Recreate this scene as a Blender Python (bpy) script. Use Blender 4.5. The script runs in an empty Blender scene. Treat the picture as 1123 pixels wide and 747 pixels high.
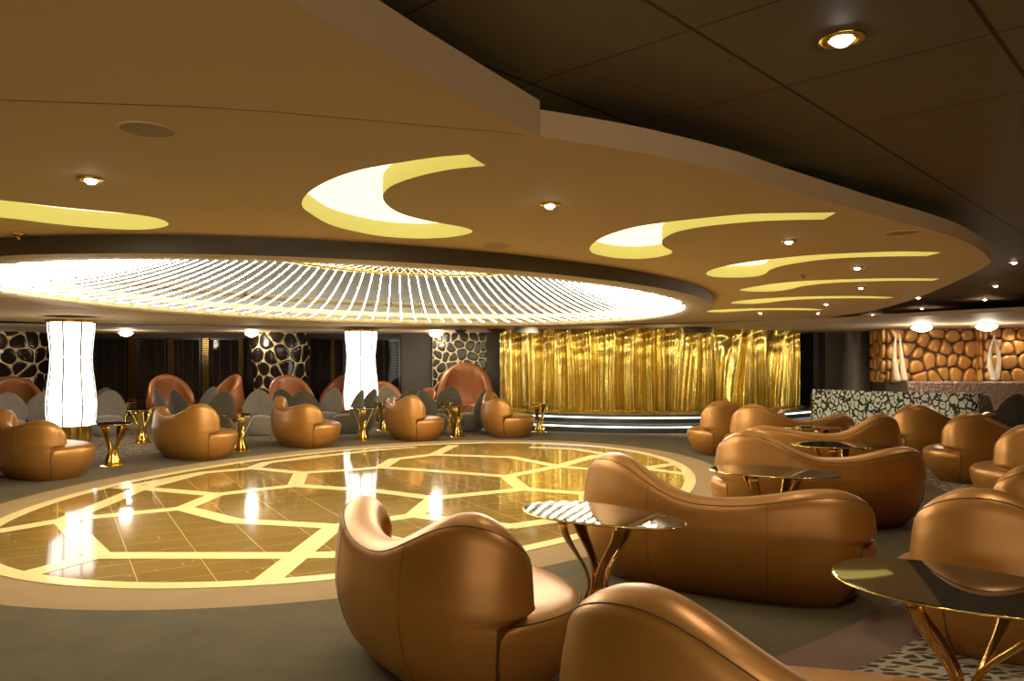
import bpy, bmesh, math, random
from mathutils import Vector, Matrix, noise
random.seed(7)
sc = bpy.context.scene
COL = sc.collection
PI = math.pi
F, CX, CY, EYE = 830.0, 561.5, 394.0, 1.5
ZC, ZD, ZR, ZS = 2.23, 2.41, 2.12, 2.17

def at(px, py, z):                      # point of the photograph lying on the horizontal plane z
    y = F*(z-EYE)/(CY-py)
    return ((px-CX)/F*y, y)

# ------------------------------------------------------------------ materials
MATS = {}
def nodes(name):
    m = bpy.data.materials.new(name); m.use_nodes = True
    MATS[name] = m
    nt = m.node_tree
    return m, nt, nt.nodes['Principled BSDF'], nt.nodes['Material Output']
def N(nt, typ, **kw):
    n = nt.nodes.new(typ)
    for k, v in kw.items():
        if k in n.inputs: n.inputs[k].default_value = v
        else: setattr(n, k, v)
    return n
def pm(name, col, rough=.5, metal=0, spec=.5, ior=1.5, coat=0, coatr=.1, emit=None, es=0, sheen=0):
    m, nt, b, o = nodes(name)
    b.inputs['Base Color'].default_value = (*col, 1)
    b.inputs['Roughness'].default_value = rough
    b.inputs['Metallic'].default_value = metal
    b.inputs['Specular IOR Level'].default_value = spec
    b.inputs['IOR'].default_value = ior
    b.inputs['Coat Weight'].default_value = coat
    b.inputs['Coat Roughness'].default_value = coatr
    b.inputs['Sheen Weight'].default_value = sheen
    if emit:
        b.inputs['Emission Color'].default_value = (*emit, 1)
        b.inputs['Emission Strength'].default_value = es
    return m
def bump(m, scale, strength, dist=.01, detail=3, kind='noise'):
    nt = m.node_tree; b = nt.nodes['Principled BSDF']
    tc = N(nt, 'ShaderNodeTexCoord')
    t = N(nt, 'ShaderNodeTexNoise', Scale=scale, Detail=detail) if kind == 'noise' else N(nt, 'ShaderNodeTexVoronoi', Scale=scale)
    nt.links.new(tc.outputs['Object'], t.inputs['Vector'])
    bp = N(nt, 'ShaderNodeBump', Strength=strength, Distance=dist)
    nt.links.new(t.outputs[0], bp.inputs['Height'])
    nt.links.new(bp.outputs['Normal'], b.inputs['Normal'])
    return t
def mottle(m, c1, c2, scale, detail=3, lo=.35, hi=.65):
    nt = m.node_tree; b = nt.nodes['Principled BSDF']
    tc = N(nt, 'ShaderNodeTexCoord'); t = N(nt, 'ShaderNodeTexNoise', Scale=scale, Detail=detail)
    nt.links.new(tc.outputs['Object'], t.inputs['Vector'])
    r = N(nt, 'ShaderNodeValToRGB')
    r.color_ramp.elements[0].position = lo; r.color_ramp.elements[0].color = (*c1, 1)
    r.color_ramp.elements[1].position = hi; r.color_ramp.elements[1].color = (*c2, 1)
    nt.links.new(t.outputs[0], r.inputs[0]); nt.links.new(r.outputs[0], b.inputs['Base Color'])

m = pm('leather', (.36, .148, .026), .38, .52, .5, coat=.08, coatr=.3)
mottle(m, (.325, .130, .022), (.39, .165, .032), 2.2, 4); bump(m, 130, .05, .004)
pm('leather_seam', (.05, .02, .006), .6)
m = pm('booth_leather', (.34, .115, .038), .36, .25, .5); bump(m, 90, .06, .004)
pm('gold', (.86, .60, .13), .16, 1)
pm('gold_trim', (.10, .065, .012), .4, .5)
pm('bronze', (.60, .30, .075), .2, 1)
pm('table_glass', (.012, .012, .010), .03, 0, .6, 2.3)
m = pm('grey_fabric', (.115, .095, .075), .85, 0, .2, sheen=.4); mottle(m, (.12, .098, .075), (.20, .165, .13), 60)
m = pm('dark_fabric', (.045, .036, .022), .8, 0, .2, sheen=.3); mottle(m, (.032, .026, .015), (.065, .052, .032), 60)
m = pm('mauve_fabric', (.19, .16, .17), .8, 0, .2, sheen=.3)
m = pm('cream_ceiling', (.60, .42, .19), .75, 0, .2)
m = pm('fascia_paint', (.52, .34, .19), .7, 0, .2)
m = pm('soffit_paint', (.55, .42, .28), .6, 0, .3)
pm('dark_band', (.055, .038, .02), .5)
pm('band_underside', (.36, .26, .14), .5)
pm('recess_mirror', (.10, .075, .03), .3, .6)
pm('cove_wall_glow', (.62, .56, .14), .8, emit=(1, .85, .20), es=.13)  # cove walls glow faintly, standing in for light from the hidden lamps
pm('cove_top_glow', (.85, .80, .55), .8, emit=(1, .92, .56), es=1.2)  # pocket top glows itself instead of being lit by hidden lamps
pm('strand_glow', (1, .95, .85), .5, emit=(1, .88, .60), es=56)
pm('strand_soft', (1, .9, .6), .5, emit=(1, .84, .45), es=2.2)
pm('crystal_glow', (1, .95, .85), .2, emit=(1, .90, .74), es=9)
pm('pillar_glow', (1, .95, .85), .4, emit=(1, .93, .80), es=2.6)
pm('lamp_glow', (1, 1, 1), .4, emit=(1, .92, .78), es=30)
pm('led_white', (1, 1, 1), .4, emit=(.92, 1, .93), es=3.2)
pm('black', (.008, .007, .006), .4)
pm('black_gloss', (.010, .007, .006), .14, 0, .4)
pm('chrome', (.8, .72, .55), .15, 1)
pm('grille', (.33, .23, .11), .8)
m = pm('cream_grout', (.62, .47, .22), .5)
pm('ivory', (.80, .68, .48), .35)
m = pm('rock_copper', (.50, .20, .045), .38, .35); mottle(m, (.48, .19, .040), (.66, .32, .085), 3, 3); bump(m, 60, .08, .004)
pm('rock_gap', (.035, .018, .008), .8)
pm('wall_brown', (.038, .025, .015), .55)
pm('column_taupe', (.13, .10, .085), .35)
pm('dark_wood', (.022, .014, .010), .3)
pm('night_glass', (.006, .006, .008), .05)
m = pm('blind_slat', (.035, .024, .018), .35)
pm('slat_gold', (.38, .24, .07), .25, .9)
pm('grille_dark', (.06, .065, .055), .35)
pm('stage_black', (.02, .02, .017), .3)
m = pm('banquette', (.20, .13, .10), .35, .4); bump(m, 14, .6, .03, 2, 'vor')
m = pm('band_gold', (.86, .69, .31), .12, 0, .35)

# curtain: crumpled gold lame
m = pm('gold_lame', (.66, .49, .12), .21, .96); t = bump(m, 7, .30, .05, 3)
nt = m.node_tree; mp = N(nt, 'ShaderNodeMapping'); mp.inputs['Scale'].default_value = (3, 3, .22)
tc = [n for n in nt.nodes if n.type == 'TEX_COORD'][0]
nt.links.new(tc.outputs['Object'], mp.inputs[0]); nt.links.new(mp.outputs[0], t.inputs['Vector'])

# dark ceiling tiles: joints on a 0.6 m grid turned by 45 degrees
m, nt, b, o = nodes('dark_tile')
tc = N(nt, 'ShaderNodeTexCoord'); mp = N(nt, 'ShaderNodeMapping')
TA = math.radians(46.7); TX, TY = .499, 2.085*830/829
mp.vector_type = 'TEXTURE'; mp.inputs['Location'].default_value = (TX, TY, 0); mp.inputs['Rotation'].default_value = (0, 0, TA)
mp.inputs['Scale'].default_value = (.6, .6, 1)
nt.links.new(tc.outputs['Object'], mp.inputs[0])
sep = N(nt, 'ShaderNodeSeparateXYZ'); nt.links.new(mp.outputs[0], sep.inputs[0])
masks = []
for ax, w in ((0, .006), (1, .011)):
    a = N(nt, 'ShaderNodeMath', operation='ADD'); a.inputs[1].default_value = .5; nt.links.new(sep.outputs[ax], a.inputs[0])
    f = N(nt, 'ShaderNodeMath', operation='FRACT'); nt.links.new(a.outputs[0], f.inputs[0])
    s = N(nt, 'ShaderNodeMath', operation='SUBTRACT'); nt.links.new(f.outputs[0], s.inputs[0]); s.inputs[1].default_value = .5
    ab = N(nt, 'ShaderNodeMath', operation='ABSOLUTE'); nt.links.new(s.outputs[0], ab.inputs[0])
    lt = N(nt, 'ShaderNodeMath', operation='LESS_THAN'); nt.links.new(ab.outputs[0], lt.inputs[0]); lt.inputs[1].default_value = w
    masks.append(lt)
mx = N(nt, 'ShaderNodeMath', operation='MAXIMUM'); nt.links.new(masks[0].outputs[0], mx.inputs[0]); nt.links.new(masks[1].outputs[0], mx.inputs[1])
mix = N(nt, 'ShaderNodeMix', data_type='RGBA'); nt.links.new(mx.outputs[0], mix.inputs[0])
mix.inputs[6].default_value = (.105, .080, .042, 1); mix.inputs[7].default_value = (.006, .004, .003, 1)
nt.links.new(mix.outputs[2], b.inputs['Base Color']); b.inputs['Roughness'].default_value = .62; b.inputs['Specular IOR Level'].default_value = .3

# carpet: dark olive, tan and brown bands that follow the oval dance floor, animal pattern beyond
GC, GA, GB, GT = (-1.234, 9.282), 4.651, 3.256, math.radians(60)
def ell(s_off, t, c=GC, a=GA, b=GB, ang=GT):
    u, v = (a+s_off)*math.cos(t), (b+s_off)*math.sin(t)
    return (c[0]+u*math.cos(ang)-v*math.sin(ang), c[1]+u*math.sin(ang)+v*math.cos(ang))
m, nt, b, o = nodes('carpet')
tc = N(nt, 'ShaderNodeTexCoord')
nz = N(nt, 'ShaderNodeTexNoise', Scale=2.6, Detail=8, Roughness=.65); nt.links.new(tc.outputs['Object'], nz.inputs['Vector'])
def ellmask(off, sh=0):
    mp = N(nt, 'ShaderNodeMapping'); mp.vector_type = 'TEXTURE'
    mp.inputs['Location'].default_value = (GC[0]+.866*sh, GC[1]-.5*sh, 0); mp.inputs['Rotation'].default_value = (0, 0, GT)
    mp.inputs['Scale'].default_value = (GA+off, GB+off, 1000)
    nt.links.new(tc.outputs['Object'], mp.inputs[0])
    ln = N(nt, 'ShaderNodeVectorMath', operation='LENGTH'); nt.links.new(mp.outputs[0], ln.inputs[0])
    gt = N(nt, 'ShaderNodeMath', operation='GREATER_THAN'); nt.links.new(ln.outputs['Value'], gt.inputs[0]); gt.inputs[1].default_value = 1
    return gt.outputs[0]
def mixc(fac, a, bb):
    x = N(nt, 'ShaderNodeMix', data_type='RGBA')
    nt.links.new(fac, x.inputs[0])
    for i, c in ((6, a), (7, bb)):
        if isinstance(c, tuple): x.inputs[i].default_value = (*c, 1)
        else: nt.links.new(c, x.inputs[i])
    return x.outputs[2]
dark = mixc(nz.outputs[0], (.042, .032, .017), (.105, .082, .046))
brown = mixc(nz.outputs[0], (.10, .062, .045), (.15, .095, .07))
tan = mixc(nz.outputs[0], (.22, .138, .066), (.30, .195, .098))
mp2 = N(nt, 'ShaderNodeMapping'); mp2.inputs['Scale'].default_value = (9, 22, 1); mp2.inputs['Rotation'].default_value = (0, 0, .5)
nt.links.new(tc.outputs['Object'], mp2.inputs[0])
vo = N(nt, 'ShaderNodeTexVoronoi', feature='DISTANCE_TO_EDGE', Scale=1.0); nt.links.new(mp2.outputs[0], vo.inputs['Vector'])
lt = N(nt, 'ShaderNodeMath', operation='LESS_THAN'); nt.links.new(vo.outputs['Distance'], lt.inputs[0]); lt.inputs[1].default_value = .13
leo = mixc(lt.outputs[0], (.035, .028, .02), (.30, .24, .17))
c = mixc(ellmask(.42), tan, dark); c = mixc(ellmask(2.05, .4), c, brown); c = mixc(ellmask(2.38, .4), c, leo)
nt.links.new(c, b.inputs['Base Color']); b.inputs['Roughness'].default_value = .95; b.inputs['Specular IOR Level'].default_value = .15
nf = N(nt, 'ShaderNodeTexNoise', Scale=160, Detail=2); nt.links.new(tc.outputs['Object'], nf.inputs['Vector'])
bp = N(nt, 'ShaderNodeBump', Strength=.35, Distance=.006); nt.links.new(nf.outputs[0], bp.inputs['Height']); nt.links.new(bp.outputs[0], b.inputs['Normal'])

# polished amber marble with thin gold joints and flecks
m, nt, b, o = nodes('amber_marble')
tc = N(nt, 'ShaderNodeTexCoord')
n1 = N(nt, 'ShaderNodeTexNoise', Scale=1.3, Detail=6); nt.links.new(tc.outputs['Object'], n1.inputs['Vector'])
base = mixc(n1.outputs[0], (.125, .070, .013), (.30, .175, .040))
mp = N(nt, 'ShaderNodeMapping'); mp.vector_type = 'TEXTURE'; mp.inputs['Rotation'].default_value = (0, 0, math.radians(31)); mp.inputs['Scale'].default_value = (.46, .31, 1)
nt.links.new(tc.outputs['Object'], mp.inputs[0])
sep = N(nt, 'ShaderNodeSeparateXYZ'); nt.links.new(mp.outputs[0], sep.inputs[0])
mk = []
for ax in (0, 1):
    f = N(nt, 'ShaderNodeMath', operation='FRACT'); nt.links.new(sep.outputs[ax], f.inputs[0])
    l = N(nt, 'ShaderNodeMath', operation='LESS_THAN'); nt.links.new(f.outputs[0], l.inputs[0]); l.inputs[1].default_value = .013; mk.append(l)
mx = N(nt, 'ShaderNodeMath', operation='MAXIMUM'); nt.links.new(mk[0].outputs[0], mx.inputs[0]); nt.links.new(mk[1].outputs[0], mx.inputs[1])
vf = N(nt, 'ShaderNodeTexVoronoi', Scale=9); nt.links.new(tc.outputs['Object'], vf.inputs['Vector'])
fl = N(nt, 'ShaderNodeMath', operation='LESS_THAN'); nt.links.new(vf.outputs['Distance'], fl.inputs[0]); fl.inputs[1].default_value = .075
c = mixc(mx.outputs[0], base, (.62, .42, .13)); c = mixc(fl.outputs[0], c, (.75, .50, .16))
nt.links.new(c, b.inputs['Base Color']); b.inputs['Roughness'].default_value = .07
b.inputs['IOR'].default_value = 1.55

# printed glass: pale animal blotches on dark
m, nt, b, o = nodes('printed_glass')
tc = N(nt, 'ShaderNodeTexCoord'); mp = N(nt, 'ShaderNodeMapping'); mp.inputs['Scale'].default_value = (11, 11, 6.5)
dn = N(nt, 'ShaderNodeTexNoise', Scale=14, Detail=1); nt.links.new(tc.outputs['Object'], dn.inputs['Vector'])
dm = N(nt, 'ShaderNodeVectorMath', operation='MULTIPLY_ADD'); dm.inputs[1].default_value = (.07, .07, .07); nt.links.new(dn.outputs['Color'], dm.inputs[0]); nt.links.new(tc.outputs['Object'], dm.inputs[2])
nt.links.new(dm.outputs[0], mp.inputs[0])
vo = N(nt, 'ShaderNodeTexVoronoi', feature='DISTANCE_TO_EDGE', Scale=1.0); nt.links.new(mp.outputs[0], vo.inputs['Vector'])
r = N(nt, 'ShaderNodeValToRGB'); r.color_ramp.interpolation = 'CONSTANT'
r.color_ramp.elements[0].color = (.03, .033, .026, 1); r.color_ramp.elements[1].position = .10; r.color_ramp.elements[1].color = (.60, .62, .52, 1)
e = r.color_ramp.elements.new(.34); e.color = (.09, .09, .07, 1)
nt.links.new(vo.outputs['Distance'], r.inputs[0]); nt.links.new(r.outputs[0], b.inputs['Base Color'])
b.inputs['Roughness'].default_value = .08

# ------------------------------------------------------------------ mesh helpers
class MB:
    def __init__(s): s.v, s.f = [], []
    def add(s, v, f):
        n = len(s.v); s.v += [tuple(p) for p in v]; s.f += [tuple(i+n for i in q) for q in f]; return s
    def grid(s, rows, cu=False, cv=False, flip=False):
        nr, nc = len(rows), len(rows[0]); f = []
        for i in range(nr if cu else nr-1):
            for j in range(nc if cv else nc-1):
                a, b_, c_, d = i*nc+j, i*nc+(j+1) % nc, ((i+1) % nr)*nc+(j+1) % nc, ((i+1) % nr)*nc+j
                f.append((a, d, c_, b_) if flip else (a, b_, c_, d))
        return s.add([p for r_ in rows for p in r_], f)
    def box(s, x0, y0, z0, x1, y1, z1):
        v = [(x, y, z) for z in (z0, z1) for y in (y0, y1) for x in (x0, x1)]
        return s.add(v, [(0, 2, 3, 1), (4, 5, 7, 6), (0, 1, 5, 4), (2, 6, 7, 3), (0, 4, 6, 2), (1, 3, 7, 5)])
    def lathe(s, prof, n=32, c=(0, 0), t0=0, caps=True):
        rows = [[(c[0]+r_*math.cos(2*PI*i/n+t0), c[1]+r_*math.sin(2*PI*i/n+t0), z) for i in range(n)] for r_, z in prof]
        s.grid(rows, cv=True)
        k = len(s.v)-n*len(prof)
        if caps: s.f.append(tuple(range(k+n-1, k-1, -1))); s.f.append(tuple(range(len(s.v)-n, len(s.v))))
        return s
    def tube(s, pts, rad, n=8, caps=True, up=(0, 0, 1)):
        rows = []; P = [Vector(p) for p in pts]
        for i, p in enumerate(P):
            d = (P[min(i+1, len(P)-1)]-P[max(i-1, 0)]).normalized()
            a = d.cross(Vector(up))
            if a.length < 1e-4: a = d.cross(Vector((1, 0, 0)))
            a.normalize(); b_ = a.cross(d)
            rr = rad[i] if isinstance(rad, (list, tuple)) else rad
            rows.append([p+(a*math.cos(2*PI*k/n)+b_*math.sin(2*PI*k/n))*rr for k in range(n)])
        k0 = len(s.v); s.grid(rows, cv=True, flip=True)
        if caps: s.f.append(tuple(range(k0, k0+n))); s.f.append(tuple(range(len(s.v)-1, len(s.v)-n-1, -1)))
        return s
    def strap(s, pts, dirs, w, t):
        rows = []; P = [Vector(p) for p in pts]
        for i, p in enumerate(P):
            d = (P[min(i+1, len(P)-1)]-P[max(i-1, 0)]).normalized()
            a = Vector(dirs[i]); a = (a-d*a.dot(d)).normalized(); b_ = d.cross(a)
            ww = w[i] if isinstance(w, (list, tuple)) else w
            rows.append([p+a*ww*x+b_*t*y for x, y in ((-1, -1), (-.5, -1.3), (.5, -1.3), (1, -1), (1, 1), (.5, 1.3), (-.5, 1.3), (-1, 1))])
        k0 = len(s.v); s.grid(rows, cv=True)
        s.f.append(tuple(range(k0+7, k0-1, -1))); s.f.append(tuple(range(len(s.v)-8, len(s.v))))
        return s
    def prism(s, poly, z0, z1):
        n = len(poly); v = [(x, y, z0) for x, y in poly]+[(x, y, z1) for x, y in poly]
        return s.add(v, [tuple(range(n-1, -1, -1)), tuple(range(n, 2*n))]+[(i, (i+1) % n, n+(i+1) % n, n+i) for i in range(n)])
    def mesh(s, name, mat, smooth=True, auto=None):
        me = bpy.data.meshes.new(name); me.from_pydata(s.v, [], s.f)
        bm = bmesh.new(); bm.from_mesh(me); bmesh.ops.recalc_face_normals(bm, faces=bm.faces); 
        for f_ in bm.faces: f_.smooth = smooth
        if auto:
            for e_ in bm.edges:
                if len(e_.link_faces) == 2 and e_.calc_face_angle(0) > auto: e_.smooth = False
        bm.to_mesh(me); bm.free(); me.materials.append(MATS[mat]); return me
    def obj(s, name, mat, parent=None, smooth=True, auto=None, loc=None, label=None):
        return link(name, s.mesh(name, mat, smooth, auto), parent, loc, label)
def link(name, me, parent=None, loc=None, label=None):
    o = bpy.data.objects.new(name, me); COL.objects.link(o)
    if parent: o.parent = parent
    if loc: o.location = loc
    if label: o['label'] = label
    return o
def tag(o, label, cat, group=None):
    o['label'] = label; o['category'] = cat
    if group: o['group'] = group
    return o
def thing(name, label, cat, loc=(0, 0, 0), rz=0, group=None):
    o = link(name, None); o.location = loc; o.rotation_euler = (0, 0, rz)
    return tag(o, label, cat, group)
def struct(o): o['kind'] = 'structure'; return o
def copy_tree(o, parent=None):
    c = o.copy(); COL.objects.link(c)
    if parent: c.parent = parent
    for ch in list(o.children): copy_tree(ch, c)
    return c
def smoothstep(a, b_, x):
    t = min(1, max(0, (x-a)/(b_-a))); return t*t*(3-2*t)

# ------------------------------------------------------------------ flat shapes with holes
def poly_slab(name, outer, holes, z0, z1, mat):
    cu = bpy.data.curves.new(name, 'CURVE'); cu.dimensions = '2D'; cu.fill_mode = 'BOTH'; cu.extrude = (z1-z0)/2
    for pts in [outer]+holes:
        sp = cu.splines.new('POLY'); sp.points.add(len(pts)-1); sp.use_cyclic_u = True
        for p, q in zip(sp.points, pts): p.co = (q[0], q[1], 0, 1)
    tmp = bpy.data.objects.new(name+'_curve', cu); COL.objects.link(tmp)
    dg = bpy.context.evaluated_depsgraph_get(); me = bpy.data.meshes.new_from_object(tmp.evaluated_get(dg))
    bpy.data.objects.remove(tmp); bpy.data.curves.remove(cu)
    for v in me.vertices: v.co.z += (z0+z1)/2
    for f_ in me.polygons: f_.use_smooth = False
    me.name = name; me.materials.clear()
    for mn in (mat if isinstance(mat, (list, tuple)) else [mat]): me.materials.append(MATS[mn])
    return me
def spline(pts, n=8, closed=True):
    out = []; k = len(pts)
    for i in range(k if closed else k-1):
        g = lambda j: Vector(pts[j % k] if closed else pts[min(max(j, 0), k-1)])
        p0, p1, p2, p3 = g(i-1), g(i), g(i+1), g(i+2)
        for s in range(n):
            t = s/n
            out.append(.5*((2*p1)+(p2-p0)*t+(2*p0-5*p1+4*p2-p3)*t*t+(3*p1-p0-3*p2+p3)*t**3))
    if not closed: out.append(Vector(pts[-1]))
    return out

# ================================================================== SETTING
struct(MB().box(-14, -5, -.1, 15, 22, 0).obj('floor', 'carpet', smooth=False))
struct(MB().box(-14.2, -5.2, 0, -14, 22, ZD).obj('wall_left', 'wall_brown', smooth=False))
struct(MB().box(15, -5.2, 0, 15.2, 22, ZD).obj('wall_right', 'wall_brown', smooth=False))
struct(MB().box(-14, -5.2, 0, 15, -5, ZD).obj('wall_front', 'wall_brown', smooth=False))
WB = 20.3
struct(MB().box(-14, WB, 0, 15, WB+.2, ZD).obj('wall_back', 'dark_wood', smooth=False))

# main oval ceiling panel with crescent coves
edge = [at(*p, ZC) for p in ((592, 150), (700, 167), (800, 189), (860, 207), (960, 236), (1020, 252), (1060, 266), (1083, 282), (1076, 295), (1010, 325), (960, 340), (905, 349))]
edge = [tuple(v) for v in spline(edge, 6, False)]
outer = edge+[(3.5, 15.2), (0, 16.6), (-4, 17), (-9, 15.5), (-11.5, 12), (-11.5, 6), (-8, 2.6), (-4, 2.02)]
sx = [at(*p, ZC) for p in ((0, 110), (225, 118), (310, 124), (560, 146))]
outer += [sx[0], sx[1], sx[2], sx[3]]
C1 = [(1030, 340), (960, 346), (880, 358), (800, 372), (740, 390), (690, 415), (667, 437), (665, 455), (680, 468), (720, 492), (770, 507), (840, 520), (920, 525), (990, 522), (1037, 512), (1022, 501), (950, 488), (890, 473), (858, 457), (842, 437), (848, 420), (870, 405), (920, 388), (990, 373), (1068, 365)]
C1 = [(x/2.005, y/2.007) for x, y in C1]
C2 = [(712, 465), (600, 466), (520, 468), (440, 475), (350, 485), (270, 497), (210, 515), (180, 533), (173, 547), (190, 557), (240, 565), (300, 565), (345, 557), (353, 549), (336, 540), (331, 528), (345, 515), (380, 503), (450, 492), (560, 483), (685, 480)]
C2 = [(560+x/1.9947, y/1.994) for x, y in C2]
C3 = [(943, 552), (860, 550), (760, 553), (660, 558), (560, 568), (490, 578), (440, 590), (428, 600), (450, 606), (500, 607), (540, 604), (558, 598), (568, 590), (600, 580), (680, 568), (780, 562), (910, 560)]
C3 = [(560+x/1.9947, y/1.994) for x, y in C3]
def z9(l): return [(740+x/2.932, 180+y/2.93) for x, y in l]
C4 = z9([(850, 368), (700, 367), (560, 370), (430, 375), (330, 383), (250, 395), (208, 405), (260, 410), (330, 408), (375, 401), (420, 391), (520, 381), (700, 375), (830, 375)])
C5 = z9([(705, 428), (600, 424), (450, 425), (320, 430), (220, 438), (180, 446), (230, 449), (290, 446), (340, 440), (420, 434), (560, 431), (680, 432)])
C6 = z9([(480, 468), (400, 463), (250, 464), (140, 468), (90, 474), (150, 476), (200, 473), (300, 469), (450, 470)])
C0 = [(-260, 196), (-150, 206), (0, 219.5), (50, 225.5), (100, 230.5), (150, 235.5), (175, 240), (185, 245.5), (177, 249.5), (150, 252), (100, 249.5), (50, 244.5), (0, 238.5), (-130, 229), (-260, 222)]
holes = [[at(x, y, ZC) for x, y in c] for c in (C0, C1, C2, C3, C4, C5, C6)]
def dens(h):
    return [tuple(v) for v in spline(h, 4)]
def tip(h):                              # smooth the outline but keep the pointed end between last and first point
    return [tuple(v) for v in spline(h, 4, False)]
holesS = [tip(h) if i else dens(h) for i, h in enumerate(holes)]
# ring opening under the chandelier
RC, RA, RB, RT = (-1.318, 9.29), 5.068, 3.612, math.radians(66)
def rell(off, t): return ell(off, t, RC, RA, RB, RT)
NR = 128
ringhole = [rell(-.3, 2*PI*i/NR) for i in range(NR)]
me = poly_slab('ceiling_panel', outer, holesS+[ringhole], ZC, ZC+.09, ['cream_ceiling', 'fascia_paint', 'cove_wall_glow'])
ed = [Vector((p[0], p[1])) for p in outer]
def segd(p):
    best = 9
    for k in range(len(ed)):
        a_, d_ = ed[k-1], ed[k]-ed[k-1]
        w_ = min(1, max(0, (p-a_).dot(d_)/max(1e-9, d_.dot(d_)))); best = min(best, (p-a_-d_*w_).length)
    return best
hd = [Vector(q_) for h in holesS for q_ in h]
for f in me.polygons:
    if abs(f.normal.z) < .5:
        c_ = f.center.to_2d()
        f.material_index = 2 if segd(c_) > .006 and min((c_-q_).length for q_ in hd) < .12 else 1
cp = struct(link('ceiling_panel', me))
# straight panel nearest the viewer, beyond a thin seam
seamgap = .02
near = [(p[0], p[1]-seamgap) for p in [(-4, 2.02)]+sx]+[at(592, 149, ZC), at(455, 76, ZC), at(320, 0, ZC), (-.75, .9), (-1.6, -.8), (-4, -2), (-9, -2), (-9, 2.0)]
me = poly_slab('ceiling_panel', near, [], ZC-.004, ZC+.115, ['cream_ceiling', 'fascia_paint'])
for f in me.polygons:
    if abs(f.normal.z) < .5: f.material_index = 1
struct(link('ceiling_panel', me))
struct(MB().grid([[(p[0], p[1]+d-.01, ZC+.03) for p in [(-4, 2.02)]+sx] for d in (-.04, .04)]).obj('ceiling_seam_blocker', 'black', smooth=False))  # black strip added above the seam to keep light from showing through
# coves above the crescents: wide lit pockets hidden behind the edge of each opening
def hull(P):
    P = sorted(set(P)); out = []
    for seq in (P, P[::-1]):
        h = []
        for p in seq:
            while len(h) > 1 and (h[-1][0]-h[-2][0])*(p[1]-h[-2][1])-(h[-1][1]-h[-2][1])*(p[0]-h[-2][0]) <= 0: h.pop()
            h.append(p)
        out += h[:-1]
    return out
for i, h in enumerate(holesS):
    big = hull([(p[0]+o_*math.cos(a), p[1]+o_*math.sin(a)) for p in h for o_ in (max(.01, min(.24 if i < 3 else .16, min((Vector(p)-e_).length for e_ in ed)-.12)),) for a in [k*PI/6 for k in range(12)]])
    z = ZC+.118+.002*i
    me = poly_slab('ceiling_cove', big, [], z, z+.012, ['cove_top_glow', 'black'])
    for f in me.polygons: f.material_index = 0 if f.normal.z < -.5 else 1
    struct(link('ceiling_cove', me))
    struct(MB().grid([[(p[0], p[1], z_) for p in big] for z_ in (ZC+.088, z)], cv=True).obj('ceiling_cove', 'cove_wall_glow', smooth=False))

# lower soffits round the back of the room
so = [(-14, 13.2), (-9.5, 15.6), (-4, 17.1), (0, 16.9), (3.4, 15.6), (5.6, 13.3), (6.4, 11.6), (7.1, 10.5), (9, 9.2), (15, 8), (15, 21), (-14, 21)]
struct(link('ceiling_soffit', poly_slab('ceiling_soffit', so, [], ZS, ZC-.002, 'soffit_paint')))

# dropped ring: wall and underside
rows = [[(*rell(o_, 2*PI*i/NR), z) for i in range(NR)] for o_, z in ((0, ZC+.02), (0, ZR))]
struct(MB().grid(rows, cv=True).obj('ceiling_ring', 'dark_band'))
rows = [[(*rell(o_, 2*PI*i/NR), z) for i in range(NR)] for o_, z in ((0, ZR), (-.10, ZR-.006), (-.28, ZR), (-.30, ZR+.015))]
struct(MB().grid(rows, cv=True).obj('ceiling_ring', 'band_underside'))
rows = [[(*rell(-.30, 2*PI*i/NR), z) for i in range(NR)] for z in (ZR+.015, ZC+.02)]
struct(MB().grid(rows, cv=True).obj('ceiling_ring', 'black'))
# recess above it, with a dark mirrored wall and gold trims, and the tiled ceiling around it
ZT = 2.98
struct(link('ceiling', poly_slab('ceiling', [(-14, -5), (15, -5), (15, 22), (-14, 22)], [[rell(-.3, 2*PI*i/NR) for i in range(NR)]], ZD, ZD+.1, 'dark_tile')))
def band(o_, z0, z1, mat, name='recess_wall'):
    rows = [[(*rell(o_, 2*PI*i/NR), z) for i in range(NR)] for z in (z0, z1)]
    return struct(MB().grid(rows, cv=True).obj(name, mat))
band(-.29, ZC, ZT, 'black'); band(-.32, ZR+.02, ZR+.075, 'gold_trim', 'recess_trim'); band(-.30, 2.40, 2.47, 'gold_trim', 'recess_trim')
struct(link('recess_top', poly_slab('recess_top', [rell(-.28, 2*PI*i/NR) for i in range(NR)], [], ZT, ZT+.03, 'recess_mirror')))

# ================================================================== CHANDELIER
ch = thing('chandelier', 'huge oval chandelier of glowing curved strands filling the round ceiling recess', 'chandelier', (RC[0]-.02, RC[1], 0))
def lp(p): return (p[0]-ch.location.x, p[1]-ch.location.y, p[2])
NS = 92
def hubp(o_, t): return ell(0, t, (RC[0]-.02, RC[1]), RA*o_, RB*o_, RT)
for i in range(NS):
    t = 2*PI*i/NS
    p0, p1 = Vector(rell(-.37, t)), Vector(hubp(.46, t))
    pts = []
    for k in range(17):
        q = k/16; p = p0.lerp(p1, q); pts.append(lp((p.x, p.y, ZR+.06+.60*q**1.75)))
    MB().tube(pts, .0055, 5).obj('light_strand', 'strand_glow', ch)
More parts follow.
